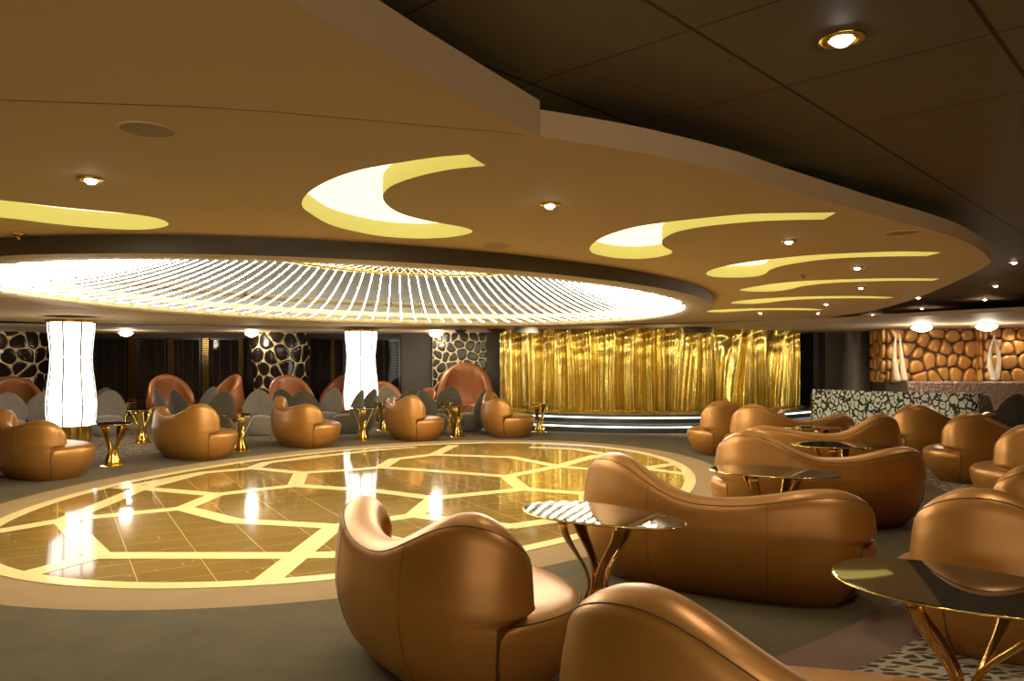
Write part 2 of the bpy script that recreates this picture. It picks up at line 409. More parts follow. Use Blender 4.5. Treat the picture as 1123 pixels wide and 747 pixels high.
# net of finer crossing strands over the middle
mb = MB()
for i in range(NS):
    t = 2*PI*i/NS
    for dt in (.33, -.33):
        p0, p1 = Vector(hubp(.47, t)), Vector(hubp(.16, t+dt)); 
        mb.tube([lp((*p0.lerp(p1, q/6), ZR+.66+.07*(q/6))) for q in range(7)], .005, 4, False)
cs = mb.obj('crystal_net', 'strand_soft', ch); cs['kind'] = 'stuff'
rows = [[lp((*hubp(o_, 2*PI*i/96), z)) for i in range(96)] for o_, z in ((.455, ZR+.64), (.475, ZR+.64), (.475, ZR+.70), (.455, ZR+.70))]
MB().grid(rows, cu=True, cv=True).obj('hub_ring', 'gold', ch)
for k in range(8): MB().tube([lp((*hubp(.465, 2*PI*k/8), ZR+.69)), lp((*hubp(.465, 2*PI*k/8), ZT))], .008, 6).obj('stem', 'gold', ch)

# ================================================================== DANCE FLOOR
NG = 120
struct(MB().prism([ell(0, 2*PI*i/NG) for i in range(NG)], -.02, .004).obj('floor_marble', 'amber_marble', smooth=False))
def clip_in(p):                          # keep a point inside the oval
    d = Vector((p[0]-GC[0], p[1]-GC[1])); u = d.x*math.cos(GT)+d.y*math.sin(GT); v = -d.x*math.sin(GT)+d.y*math.cos(GT)
    k = math.hypot(u/(GA-.05), v/(GB-.05))
    return (p[0], p[1]) if k <= 1 else (GC[0]+d.x/k, GC[1]+d.y/k)
bd = MB()
rows = [[(*ell(o_, 2*PI*i/NG), z) for i in range(NG)] for o_, z in ((0.005, 0), (0.005, .006), (-.13, .006), (-.13, 0))]
bd.grid(rows, cv=True)
nd = {1: (155, 536), 2: (70, 571), 3: (201, 558), 4: (107, 610), 5: (237, 543), 6: (256, 572), 7: (324, 533), 8: (330, 519), 9: (277, 514), 10: (367, 578),
      11: (476, 499), 12: (418, 513), 13: (556, 523), 14: (574, 537), 15: (476, 547), 16: (454, 566), 17: (612, 512), 18: (706, 514), 20: (222, 519), 21: (433, 504), 22: (561, 578), 23: (651, 501), 24: (666, 499)}
links = [(1, 20), (20, 9), (1, (125, 531)), (1, 5), (1, 2), (2, (0, 583)), (2, 3), (2, 4), (4, (210, 610)), ((210, 610), (316, 610)), ((316, 610), (372, 609)), (4, (21, 633)), (3, 5), (3, 6), (5, 7), (7, 8), (7, (413, 539)),
         ((413, 539), 15), (8, 9), (8, (383, 516)), ((383, 516), 12), (9, (292, 508)), ((292, 508), (351, 500)), (6, (297, 574)), ((297, 574), 10), (10, (292, 638)), (20, (190, 525)), ((190, 525), (130, 536)),
         ((292, 508), (411, 494)), ((411, 494), (454, 491)), (12, 21), (21, 11), (11, (497, 489)), (11, (561, 502)), ((561, 502), 17), (12, (476, 517)), ((476, 517), 13), (13, 17), (13, 14), (14, 15), (14, (644, 542)),
         (15, 16), (16, 10), (16, 22), (22, (646, 566)), (17, 23), (23, 24), (24, (631, 493)), ((631, 493), (583, 491)), (24, 18), (17, (660, 516)), ((660, 516), 18), (18, (743, 509)), (18, (762, 521)), (10, (460, 600)), ((460, 600), (560, 612)), ((644, 542), 18), ((644, 542), (730, 545)), ((646, 566), (644, 542))]
k = 0
for a_, b_ in links:
    p = Vector((*clip_in(at(*(nd.get(a_, a_) if not isinstance(a_, tuple) else a_), 0)), 0)); q = Vector((*clip_in(at(*(nd.get(b_, b_) if not isinstance(b_, tuple) else b_), 0)), 0))
    d = (q-p); 
    if d.length < .05: continue
    d.normalize(); n_ = Vector((-d.y, d.x, 0)); w = .095; k += 1; z = .0062+.00001*k
    e = [p-n_*w-d*.03, q-n_*w+d*.03, q+n_*w+d*.03, p+n_*w-d*.03]
    bd.add([(v.x, v.y, z) for v in e], [(0, 1, 2, 3)])
struct(bd.obj('floor_inlay', 'band_gold', smooth=False))

# ================================================================== SEATING
def closed_curve(a, b, n, M=720, fwd=1.0):
    P = []
    for i in range(M):
        t = 2*PI*i/M-PI
        s, c_ = math.sin(t), math.cos(t)
        x = a*math.copysign(abs(s)**(2/n), s); y = -b*math.copysign(abs(c_)**(2/n), c_)
        if y > 0: y *= fwd
        P.append(Vector((x, y)))
    L = [0]
    for i in range(M): L.append(L[-1]+(P[(i+1) % M]-P[i]).length)
    tot = L[-1]; half = L[M//2]
    def f(s):                            # s: arc length from the rear centre, positive towards local +x
        q = (s+half) % tot
        lo, hi = 0, M
        while hi-lo > 1:
            mid = (lo+hi)//2
            if L[mid] <= q: lo = mid
            else: hi = mid
        w = (q-L[lo])/max(1e-9, L[lo+1]-L[lo]); return P[lo].lerp(P[(lo+1) % M], w)
    def nrm(s):
        d = f(s+.02)-f(s-.02); d.normalize(); return Vector((d.y, -d.x))
    return f, nrm, tot
def pick(tab, x):
    for (x0, y0), (x1, y1) in zip(tab, tab[1:]):
        if x <= x1: 
            w = (x-x0)/(x1-x0); return y0+(y1-y0)*w
    return tab[-1][1]
def belly(z):
    return pick([(0, -.10), (.04, -.055), (.12, .012), (.22, .058), (.34, .085), (.46, .09), (.6, .075), (.75, .045), (1.2, .0)], z)
SEAT_Z = .40
def seat_meshes(a, b, n, hl, hr, dip, span, T=.21, uh=.66, hump=None, leather='leather', dip_u=0.0, fwd=1.0):
    f, nm, tot = closed_curve(a, b, n, fwd=fwd); Sb = tot*span
    def ztop(u):
        s = abs(u); h = hr if u > 0 else hl
        if hump is not None:
            return .47+(hump-.47)*max(0, 1-abs(u)**2.0)**.75
        if s <= uh:
            w = s/uh; w = .5-.5*math.cos(PI*w**1.15); return dip+(h-dip)*w
        q = (s-uh)/(1-uh); zz = .47+.42*max(0, h-.70) if T > .2 else .47; zz = .48+.5*(h-.70) if h > .7 else .48; return zz+(h-zz)*math.sqrt(max(0, 1-q**2.0))
    def e(u):
        s = abs(u); u0 = .86
        return 1 if s <= u0 else math.sqrt(max(0.0004, 1-((s-u0)/(1-u0))**2))
    LW = lambda z: .80+.20*smoothstep(.405, .455, z) if hump is None else 1
    def pos(u, o_, z):
        L = LW(z)
        s = u*Sb*L
        p = f(s)+nm(s)*o_; return (p.x, p.y, z)
    us = [math.sin(PI/2*(-1+2*i/72))*.45+(-1+2*i/72)*.55 for i in range(73)]
    rows = []
    for u in us:
        zt = ztop(u); Tt = T*e(u); rt = min(Tt/2, .11); row = []
        mid = lambda z: belly(z)-T/2
        zl = zt-rt
        zs_ = [0, .03, .08, .14, .21, .29, .36, .395, .41, .425, .44, .455, .475]
        zs_ += [.475+(max(zl, .476)-.475)*k/7 for k in range(1, 8)]
        Tz = lambda z: T+(Tt-T)*smoothstep(.40, .47, z) if hump is None else Tt
        for z in zs_: z = min(z, zl); row.append((mid(z)+Tz(z)/2, z))
        for k in range(1, 10):
            an = PI*k/10; row.append((mid(zl)+Tt/2*math.cos(an), zl+rt*math.sin(an)))
        for k in range(8): z = zl+(.30-zl)*k/7; row.append((mid(max(z, .3))-Tz(z)/2+.02*math.sin(PI*k/7), z))
        rows.append([pos(u, o_, z) for o_, z in row])
    back = MB().grid(rows)
    for k, r_ in ((0, rows[0]), (1, rows[-1])):
        back.add(r_, [tuple(range(len(r_)))])
    # piping and panel seams
    pip = MB(); line = []
    for u in [-.985+1.97*i/90 for i in range(91)]:
        zt = ztop(u); Tt = T*e(u); rt = min(Tt/2, .11); an = math.radians(38); zl = zt-rt
        line.append(pos(u, belly(zl)-T/2+Tt/2*math.cos(an)+.0015, zl+rt*math.sin(an)))
    pip.tube(line, .0024, 5)
    for u in ((-.34, .34) if hump is None else (0,)):
        zt = ztop(u); rt = T/2; zl = zt-rt
        L_ = [pos(u/LW(zl*k/16), belly(zl*k/16)+.0008, zl*k/16) for k in range(17)]+[pos(u, belly(zl)-T/2+T/2*math.cos(an)+.001, zl+rt*math.sin(an)) for an in (.2, .45, .66)]
        pip.tube(L_, .0012, 5)
    if hump is None:
        for sg in (-1, 1): pip.tube([pos(sg*1.0, belly(z)-.001, z) for z in (.005, .06, .12, .18, .24, .30, .36, .40)], .005, 5)
    # seat drum
    NSG = 96; rows = []
    for o_, z in ((-.118, 0), (-.077, .04), (-.012, .12), (.033, .22), (.055, .30), (.057, .345), (.046, .378), (.024, .398), (-.012, .412), (-.09, .42), (-.2, .424)):
        r_ = []
        for i in range(NSG):
            s = tot*i/NSG; p = f(s)+nm(s)*o_; r_.append((p.x, p.y, z))
        rows.append(r_)
    sd = MB().grid(rows, cv=True); last = len(sd.v)-NSG; sd.v.append((0, .02, .428)); ci = len(sd.v)-1
    for i in range(NSG): sd.f.append((last+i, last+(i+1) % NSG, ci))
    sp_ = MB().tube([tuple(Vector((*(f(tot*i/NSG)+nm(tot*i/NSG)*.036), .3905))) for i in range(NSG+1)], .003, 5, False)
    return dict(backrest=back.mesh('backrest', leather), piping=pip.mesh('piping', 'leather_seam'), seat=sd.mesh('seat', leather), seat_piping=sp_.mesh('seat_piping', 'leather_seam'))
def seating(name, ms, label, cat, x, y, face, group, s=1.0):
    t = thing(name, label, cat, (x, y, 0), math.radians(face-90), group)
    if s != 1.0: t.scale = (s, s, s)
    b_ = link('backrest', ms['backrest'], t); link('piping', ms['piping'], b_, label='dark stitched seam line')
    q = link('seat', ms['seat'], t); link('piping', ms['seat_piping'], q, label='dark stitched seam line')
    return t
TUB = seat_meshes(.66, .40, 2.4, .77, .85, .67, .24, fwd=1.2)
TUBM = seat_meshes(.66, .40, 2.4, .85, .755, .67, .24, fwd=1.2)
DUO = seat_meshes(.88, .42, 2.5, .865, .725, .645, .24, fwd=1.1)
DUOM = seat_meshes(.88, .42, 2.5, .725, .865, .645, .24, fwd=1.1)
GT_ = 'copper tub chairs round the dance floor'
tubs = [(TUB, (-.30, 3.75), 36.5, 'large copper leather tub chair in the foreground seen from behind, nearest the dance floor'),
        (TUBM, (-6.04, 9.72), 56, 'copper leather tub chair at the left picture edge in front of the first glowing pillar'),
        (TUB, (-4.866, 11.6), 54.9, 'copper leather tub chair second from the left beyond the dance floor'),
        (TUBM, (-3.606, 13.185), 42.6, 'copper leather tub chair third from the left, just left of the second glowing pillar'),
        (TUB, (-1.865, 14.3), 28.3, 'copper leather tub chair just right of the second glowing pillar'),
        (TUBM, (-.112, 14.92), 12.3, 'copper leather tub chair beside the left end of the stage steps')]
for ms, (x, y), fc, lb in tubs: seating('tub_chair', ms, lb, 'armchair', x, y, fc, GT_)
GS = 'curved copper sofas on the right of the dance floor'
duos = [(DUO, (1.41, 5.08), 62, 'curved copper leather sofa behind the mirror topped table in the middle foreground'),
        (DUO, (2.79, 7.0), 88, 'curved copper leather sofa seen from behind, third back from the viewer right of the floor'),
        (DUOM, (3.66, 9.12), 86, 'curved copper sofa whose tall end is on the right, between two dark tables'),
        (DUO, (4.03, 11.04), 98, 'low looking copper sofa behind the furthest dark table'),
        (DUO, (3.65, 12.29), 123.5, 'copper sofa turned left towards the stage steps with its seat on the left'),
        (DUO, (6.26, 11.16), 108.5, 'copper sofa right in front of the printed glass screen'),
        (DUO, (6.05, 9.5), 108, 'copper sofa turned left at the right side with its seat end showing'),
        (DUO, (5.66, 7.85), 106, 'copper sofa at the right picture edge behind the partly hidden small one'),
        (TUB, (4.0, 5.75), 120, 'copper seat mostly cut off by the right picture edge, between two larger ones'),
        (DUO, (3.0, 3.95), 86, 'large copper sofa at the right edge behind the big dark oval table'),
        (DUO, (1.085, 2.2), 75, 'copper sofa back cut off by the bottom edge, nearest the viewer')]
for ms, (x, y), fc, lb in duos: seating('curved_sofa' if ms is not TUB else 'tub_chair', ms, lb, 'sofa' if ms is not TUB else 'armchair', x, y, fc, GS)
# high backed booth sofas along the window wall
BOO = seat_meshes(.46, .42, 2.3, .8, .8, .7, .29, T=.15, hump=1.13, leather='booth_leather')
for px, y, fc, lb in ((20, 16.4, -35, 'dark copper high backed booth seat at the left edge behind grey egg chairs'), (68, 17.9, -130, 'high backed booth seat mostly hidden behind the first glowing pillar'),
                      (188, 18.2, -45, 'left one of the two copper booth seats in front of the dark windows'), (243, 18.3, -135, 'right one of the two copper booth seats in front of the dark windows'),
                      (320, 17.5, -55, 'copper booth seat in front of the round black cell column'), (366, 18.9, -135, 'copper booth seat between the cell column and the second glowing pillar'),
                      (423, 18.45, -60, 'copper booth seat just right of the second glowing pillar'), (463, 18.2, -130, 'copper booth seat in front of the plain brown wall'),
                      (510, 18.0, -88, 'wide copper booth seat in front of the flat black cell wall')):
    seating('booth_sofa', BOO, lb, 'sofa', (px-CX)/F*y, y, fc, 'high backed copper booth seats along the back wall', 1.25 if px == 510 else .85 if px == 423 else .72 if px == 463 else 1.0)

# egg chairs
def egg_meshes(mat):
    sd = MB(); rows = []
    for r_, z in ((.17, 0), (.25, .03), (.31, .10), (.335, .20), (.335, .29), (.31, .36), (.25, .40), (.12, .42)):
        rows.append([(r_*math.cos(2*PI*i/40), .03+r_*1.02*math.sin(2*PI*i/40), z) for i in range(40)])
    sd.grid(rows, cv=True); sd.f += [tuple(range(39, -1, -1)), tuple(range(len(sd.v)-40, len(sd.v)))]
    bk = MB(); rows = []
    for side in (1, -1):
        for k in (range(0, 9) if side == 1 else range(8, -1, -1)):
            q = k/8; r_ = math.sin(q*PI/2); th = .045*math.cos(q*PI/2)
            row = []
            for i in range(44):
                t = 2*PI*i/44; x = .35*r_*math.cos(t); zz = .34*r_*math.sin(t); w = 1-.22*zz/.34 if zz > 0 else 1
                row.append((x*w, -.235-.20*(zz+.1)*.9+.75*x*x+side*th-.02, .56+zz+(.05*zz/.34 if zz > 0 else 0)))
            rows.append(row)
    bk.grid(rows, cv=True)
    return dict(seat=sd.mesh('seat', mat), backrest=bk.mesh('backrest', mat))
EG = {m_: egg_meshes(m_) for m_ in ('grey_fabric', 'dark_fabric', 'mauve_fabric')}
def egg(px, y, fc, mat, lb, grp='egg shaped chairs beyond the dance floor'):
    t = thing('egg_chair', lb, 'chair', ((px-CX)/F*y, y, 0), math.radians(fc-90), grp); t.scale = (.9, .9, 1.0 if px == 1101 else .93)
    for p in ('seat', 'backrest'): link(p, EG[mat][p], t)
for a_ in ((8, 13.9, -60, 'grey_fabric', 'grey egg chair at the far left edge with its oval back upright'), (40, 14.8, 150, 'grey_fabric', 'grey egg chair leaning left of the first glowing pillar'),
           (118, 14.9, -70, 'grey_fabric', 'grey egg chair just right of the first glowing pillar'), (106, 16.2, -100, 'grey_fabric', 'grey egg chair half hidden by the right rim of the first pillar'),
           (186, 16.6, 40, 'grey_fabric', 'pale grey egg chair behind the second tub chair, left of a darker one'), (204, 15.4, 60, 'dark_fabric', 'dark egg chair directly behind the hump of the second tub chair'),
           (222, 16.7, -120, 'grey_fabric', 'grey egg chair behind the dark one, under the joined booth seats'), (238, 14.9, 140, 'dark_fabric', 'dark grey egg chair right of the second tub chair, by a gold table'),
           (283, 15.0, -75, 'grey_fabric', 'grey egg chair with a round seat left of the third tub chair'), (316, 16.0, 75, 'dark_fabric', 'dark egg chair behind the third tub chair, left of its dark twin'),
           (334, 15.2, 100, 'dark_fabric', 'dark egg chair behind the third tub chair, right of its dark twin'), (357, 15.9, -120, 'grey_fabric', 'grey egg chair facing forward between third tub chair and second pillar'),
           (382, 15.3, 170, 'dark_fabric', 'dark egg chair leaning against the left side of the second pillar'), (397, 15.85, 160, 'dark_fabric', 'dark egg chair behind the gold table under the second pillar'),
           (430, 17.1, -50, 'grey_fabric', 'pale grey egg chair right behind the fourth tub chair, beside the pillar'), (450, 16.2, -90, 'dark_fabric', 'dark egg chair behind the hump of the fourth tub chair'),
           (474, 15.5, 50, 'dark_fabric', 'big dark egg chair right of the fourth tub chair'), (490, 17.0, -100, 'dark_fabric', 'dark egg chair between two others before the wide booth seat'),
           (517, 15.7, 165, 'dark_fabric', 'dark egg chair in profile left of the fifth tub chair')): egg(*a_)
GR = 'egg shaped chairs by the copper stone wall'
for a_ in ((985, 14.1, 90, 'dark_fabric', 'dark egg chair behind the left part of the printed glass screen'), (1005, 14.8, 120, 'dark_fabric', 'small dark egg chair behind the middle of the printed glass screen'), (1043, 14.4, 95, 'mauve_fabric', 'left one of two mauve egg chairs behind the glass screen'),
           (1065, 13.5, 100, 'mauve_fabric', 'right one of two mauve egg chairs behind the glass screen'), (1101, 12.4, 96, 'dark_fabric', 'tall dark egg chair alone at the right beyond the copper sofas')): egg(*a_, grp=GR)

# ================================================================== TABLES
def pebble(rx, ry, z0, z1, n=56, sk=.10):
    def pt(t, o_): 
        r_ = 1+sk*math.cos(2*t+.6)+.05*math.cos(3*t)
        return ((rx*r_-o_)*math.cos(t), (ry*r_-o_)*math.sin(t))
    top = MB().grid([[(*pt(2*PI*i/n, o_), z) for i in range(n)] for o_, z in ((.006, z0), (0, z0+.003), (0, z1-.003), (.004, z1))], cv=True)
    top.f += [tuple(range(n-1, -1, -1)), tuple(range(3*n, 4*n))]
    rim = MB().tube([(*pt(2*PI*i/n, -.001), (z0+z1)/2) for i in range(n+1)], .0035, 6, False)
    return top, rim
def table_meshes(rx, ry, H_, splay, waist, nleg=4, base=.2, wleg=.032, sk=.08):
    top, rim = pebble(rx, ry, H_-.014, H_, sk=sk)
    legs = []
    for i in range(nleg):
        t0 = 2*PI*(i+.35)/nleg
        pts, dirs, ws = [], [], []
        for k in range(15):
            q = k/14; z = .012+(H_-.028)*q
            r_ = waist+(splay-waist)*smoothstep(.30, 1.0, q)**1.1+(base*.55-waist)*(1-smoothstep(0, .33, q))
            t = t0+.5*smoothstep(.15, .9, q)
            pts.append((r_*math.cos(t), r_*math.sin(t), z)); dirs.append((-math.sin(t), math.cos(t), 0)); ws.append(wleg*(1.0+.35*math.cos(2*PI*q)))
        legs.append(MB().strap(pts, dirs, ws, .007).mesh('leg', 'bronze' if rx > .4 else 'gold'))
    bs = MB().lathe([(base, 0), (base, .008), (base*.9, .014), (.03, .02)], 40)
    return dict(top=top.mesh('tabletop', 'table_glass', False), rim=rim.mesh('rim', 'gold'), legs=legs, base=bs.mesh('base', 'bronze' if rx > .4 else 'gold', True, .6))
TOV = table_meshes(.49, .29, .60, .24, .05, 4, .19, .033, .05)
TBIG = table_meshes(.50, .35, .60, .30, .045, 4, .19, .024, .05)
TSM = table_meshes(.27, .27, .60, .17, .05, 4, .165, .045, .03)
def table(ms, x, y, rz, lb, grp, s=1):
    t = thing('cocktail_table', lb, 'table', (x, y, 0), rz, grp)
    if s != 1: t.scale = (s, s, s)
    tp = link('tabletop', ms['top'], t, label='dark mirror glass top'); link('rim', ms['rim'], tp, label='thin gold edge')
    for l_ in ms['legs']: link('leg', l_, t, label='curved gold leg')
    link('base', ms['base'], t)
GB_ = 'dark oval glass tables among the sofas'
table(TOV, .50, 4.42, -.6, 'mirror topped oval table right of the foreground tub chair', GB_)
table(TBIG, 1.80, 3.0, -.62, 'big dark oval glass table at the bottom right on slim gold legs', GB_)
table(TOV, 2.08, 6.08, -.4, 'dark oval glass table between the two nearest rows of sofas', GB_)
table(TOV, 3.45, 7.98, -.15, 'dark oval glass table behind the second row sofa', GB_)
table(TOV, 4.1, 10.05, -.1, 'furthest dark oval glass table, just a sliver between sofas', GB_)
GG = 'small gold legged tables beyond the dance floor'
for px, py, lb in ((124, 513, 'gold legged small table right of the leftmost tub chair'), (264, 497, 'gold legged small table right of the second tub chair'), (398, 485, 'gold legged small table under the second glowing pillar'),
                   (501, 481, 'gold legged small table between fourth and fifth tub chairs'), (592, 476.2, 'gold legged small table in front of the stage steps'), (156, 488, 'gold legged small table behind and left of the second tub chair'),
                   (421, 474, 'gold legged small table behind the left side of the fourth tub chair'), (490, 471, 'gold legged small table behind the right side of the fourth tub chair'), (134, 474, 'furthest left gold table before the dark windows')):
    x, y = at(px, py-2, 0); table(TSM, x, y, random.random()*6, lb, GG)
x, y = 8.75, 13.7; table(TSM, x, y, 0, 'gold table beside the tall dark egg chair at the right', GG)

# ================================================================== GLOWING PILLARS
def pillar(x, y, lb):
    t = thing('light_pillar', lb, 'pillar', (x, y, 0))
    prof = []
    for k in range(41):
        z = .37+(2.13-.37)*k/40
        q = (z-.37)/1.76
        r_ = pick([(0, .355), (.08, .375), (.22, .385), (.38, .36), (.55, .325), (.68, .315), (.82, .335), (.93, .355), (1, .36)], q)
        prof.append((r_, z))
    sm = prof
    MB().lathe(sm, 48).obj('glowing_shade', 'pillar_glow', t)
    for i in range(8):
        an = 2*PI*(i+.22)/8
        MB().tube([((r_+.002)*math.cos(an), (r_+.002)*math.sin(an), z) for r_, z in sm], .012, 5).obj('rib', 'dark_wood', t)
    MB().lathe([(.37, 2.12), (.385, 2.13), (.385, 2.165), (.37, ZS)], 48).obj('top_ring', 'bronze', t, auto=.6)
    MB().lathe([(.31, 0), (.31, .355), (.375, .36), (.385, .372)], 48).obj('base', 'gold', t, auto=.6)
pillar(-7.54, 12.95, 'first glowing white wavy pillar from the left')
pillar(-3.42, 17.15, 'second glowing white wavy pillar, beyond the middle of the dance floor')

# ================================================================== CELL PATTERNS (each cell a raised cushion of the wall surface)
def cells(W, Hh, size, gap, depth, fmap, rnd, wrap=False, rough=.42, rings=((0, 0), (.0, .55), (.12, .88), (.35, 1.0)), stagger=True):
    nx, ny = max(1, round(W/size)), max(1, round(Hh/size)); pts = []
    for j in range(-1, ny+1):
        for i in range(-1 if not wrap else 0, nx+1 if not wrap else nx):
            pts.append(Vector(((i+.5+(.5 if (j % 2 and stagger) else 0)+rnd.uniform(-rough, rough))*W/nx, (j+.5+rnd.uniform(-rough, rough))*Hh/ny)))
    full = pts+([p+Vector((s*W, 0)) for p in pts for s in (-1, 1)] if wrap else [])
    mb = MB()
    for p in pts:
        poly = [Vector((p.x+dx*size*2, p.y+dy*size*2)) for dx, dy in ((-1, -1), (1, -1), (1, 1), (-1, 1))]
        for q in full:
            d = q-p
            if d.length < 1e-6 or d.length > size*3.6: continue
            mid_ = (p+q)/2; d.normalize(); out = []
            for k in range(len(poly)):
                a_, b_ = poly[k], poly[(k+1) % len(poly)]
                da, db = (a_-mid_).dot(d)+gap/2, (b_-mid_).dot(d)+gap/2
                if da <= 0: out.append(a_)
                if (da < 0) != (db < 0): out.append(a_.lerp(b_, da/(da-db)))
            poly = out
            if len(poly) < 3: break
        if len(poly) < 3: continue
        lo, hi = (-1e9, 1e9) if wrap else (0, W)
        for ax, a0, sg in ((0, lo, -1), (0, hi, 1), (1, 0.0, -1), (1, Hh, 1)):
            if abs(a0) > 1e8: continue
            out = []
            for k in range(len(poly)):
                a_, b_ = poly[k], poly[(k+1) % len(poly)]; da, db = sg*(a_[ax]-a0)+gap*.3, sg*(b_[ax]-a0)+gap*.3
                if da <= 0: out.append(a_)
                if (da < 0) != (db < 0): out.append(a_.lerp(b_, da/(da-db)))
            poly = out
            if len(poly) < 3: break
        if len(poly) < 3: continue
        c_ = sum(poly, Vector((0, 0)))/len(poly)
        if max((v-c_).length for v in poly) < size*.16: continue
        for _ in range(1 if rings is FL else 2):
            poly = [a_.lerp(poly[(k+1) % len(poly)], w) for k, a_ in enumerate(poly) for w in (.25, .75)]
        n = len(poly); rows = [[fmap(*(v.lerp(c_, ins)), depth*dz) for v in poly] for ins, dz in rings]
        mb.grid(rows, cv=True); last = len(mb.v)-n; mb.v.append(fmap(c_.x, c_.y, depth*1.05)); ci = len(mb.v)-1
        for k in range(n): mb.f.append((last+k, last+(k+1) % n, ci))
    return mb
FL = ((0, 0), (.0, .7), (.06, 1.0), (.3, 1.0))
def wavy(z): return .68+.035*math.sin(z*4.2+.6)
def cell_column(px, y, lb, seed):
    x = (px-CX)/F*y; t = thing('cell_column', lb, 'column', (x, y, 0))
    MB().lathe([(wavy(ZS*k/24), ZS*k/24) for k in range(25)], 64).obj('core', 'cream_grout', t, label='cream gold ground between the cells')
    Wc = 2*PI*.69
    fm = lambda u, v, d: ((wavy(v)+d)*math.cos(u/.69), (wavy(v)+d)*math.sin(u/.69), v)
    cells(Wc, ZS, .34, .032, .022, fm, random.Random(seed), True, .36, FL).obj('black_cells', 'black_gloss', t, auto=1.0)
cell_column(18, 18.6, 'round black and cream cell patterned column at the left edge', 3)
cell_column(308, 19.0, 'round black and cream cell patterned column in the middle of the window wall', 8)
# flat cell wall left of the curtain
t = thing('cell_panel', 'flat black and cream cell patterned wall panel left of the gold curtain', 'wall panel', (-1.98, 18.9, 0))
MB().box(0, 0, 0, 1.34, .12, ZS).obj('panel', 'cream_grout', t, smooth=False)
cells(1.34, ZS, .235, .026, .015, lambda u, v, d: (u, -d, v), random.Random(5), False, .36, FL).obj('black_cells', 'black_gloss', t, auto=1.0)

# window bays with venetian blinds
wi = 0
def px_x(px, y): return (px-CX)/F*y
def window(p0, p1, y):
    global wi; wi += 1
    x0, x1 = px_x(p0, y), px_x(p1, y); w = x1-x0
    fr = MB(); zt = 2.07
    fr.box(x0, y-.10, .0, x0+.05, y+.02, zt).box(x1-.05, y-.10, 0, x1, y+.02, zt).box(x0+.05, y-.10, zt-.06, x1-.05, y+.02, zt).box(x0+.05, y-.10, 0, x1-.05, y+.02, .45)
    o_ = struct(fr.obj('window_%d' % wi, 'dark_wood', smooth=False))
    gl = MB().box(x0+.05, y, .45, x1-.05, y+.015, zt-.06).obj('pane', 'night_glass', o_, smooth=False)
    bl = MB(); k = 0
    z = .48
    while z < zt-.08:
        bl.add([(x0+.06, y-.055, z), (x1-.06, y-.055, z), (x1-.06, y-.03, z+.022), (x0+.06, y-.03, z+.022)], [(0, 1, 2, 3)]); z += .036
    bl.obj('blind', 'blind_slat', o_, smooth=False)
    cords = MB()
    for q in (.33, .67): cords.box(x0+w*q-.006, y-.062, .47, x0+w*q+.006, y-.057, zt-.06)
    cords.obj('blind_tape', 'wall_brown', o_, smooth=False)
for p0, p1 in ((58, 100), (102, 141), (150, 184), (192, 222), (230, 266), (338, 379), (384, 440)): window(p0, p1, 20.2)
struct(MB().box(-13, 20.0, 2.06, -.5, 20.2, ZS).obj('trim_1', 'wall_brown', smooth=False))
for p0, p1 in ((141, 150), (184, 191), (222, 229), (262, 267), (363, 367)):
    y = 20.05; mb = MB().box(px_x(p0, 20.05), 20.03, 0, px_x(p1, 20.05), 20.045, 2.05); z = .46
    x0, x1 = px_x(p0, y), px_x(p1, y)
    while z < 2.03: mb.box(x0, y-.02, z, x1, y+.02, z+.03); z += .05
    tag(mb.obj('louvre_strip', 'slat_gold', smooth=False), {141: 'gold louvre strip left of the paired booth seats', 184: 'gold louvre strip behind the left one of the paired booth seats', 222: 'bright gold louvre strip above the meeting of the paired booth seats', 262: 'gold louvre strip left of the round cell column', 363: 'gold louvre strip left of the second glowing pillar'}[p0], 'louvre', 'gold louvre strips between the windows')
struct(MB().box(px_x(441, 19.6), 19.5, 0, px_x(474, 19.6), 20.3, ZS).obj('wall_pier', 'wall_brown', smooth=False))
struct(MB().box(px_x(534, 18.8), 18.75, 0, px_x(553, 18.8), 20.3, ZS).obj('wall_pier', 'wall_brown', smooth=False))

# ================================================================== STAGE AND CURTAIN
def yf(x, y0): return y0+.115*(x-2.9)**2
XS0, XS1 = -.35, 7.6
def stage_poly(y0): 
    return [(XS0+(XS1-XS0)*k/48, yf(XS0+(XS1-XS0)*k/48, y0)) for k in range(49)]+[(7.9, 18.6), (-.35, 18.6)]
st = thing('stage', 'low black two step stage with lit step edges in front of the gold curtain', 'stage', (2.9, 16, 0))
def off(poly): return [(x-2.9, y-16) for x, y in poly]
MB().prism(off(stage_poly(15.25)), 0, .18).obj('step', 'stage_black', st, smooth=False)
MB().prism(off(stage_poly(15.62)), .18, .35).obj('step', 'stage_black', st, smooth=False)
for y0, z in ((15.25, .125), (15.62, .285)):
    mb = MB(); P = off(stage_poly(y0-.012))[:49]
    mb.tube([(x, y, z) for x, y in P], .014, 6); mb.obj('light_strip', 'led_white', st, label='white glowing light strip')
    nm_ = MB().tube([(x, y-.004, z+.045) for x, y in P], .012, 6); nm_.obj('nosing', 'black', st)
cu = MB(); rows = []; rc = random.Random(11); NC = 620
ph = [rc.uniform(0, 6.28) for _ in range(8)]
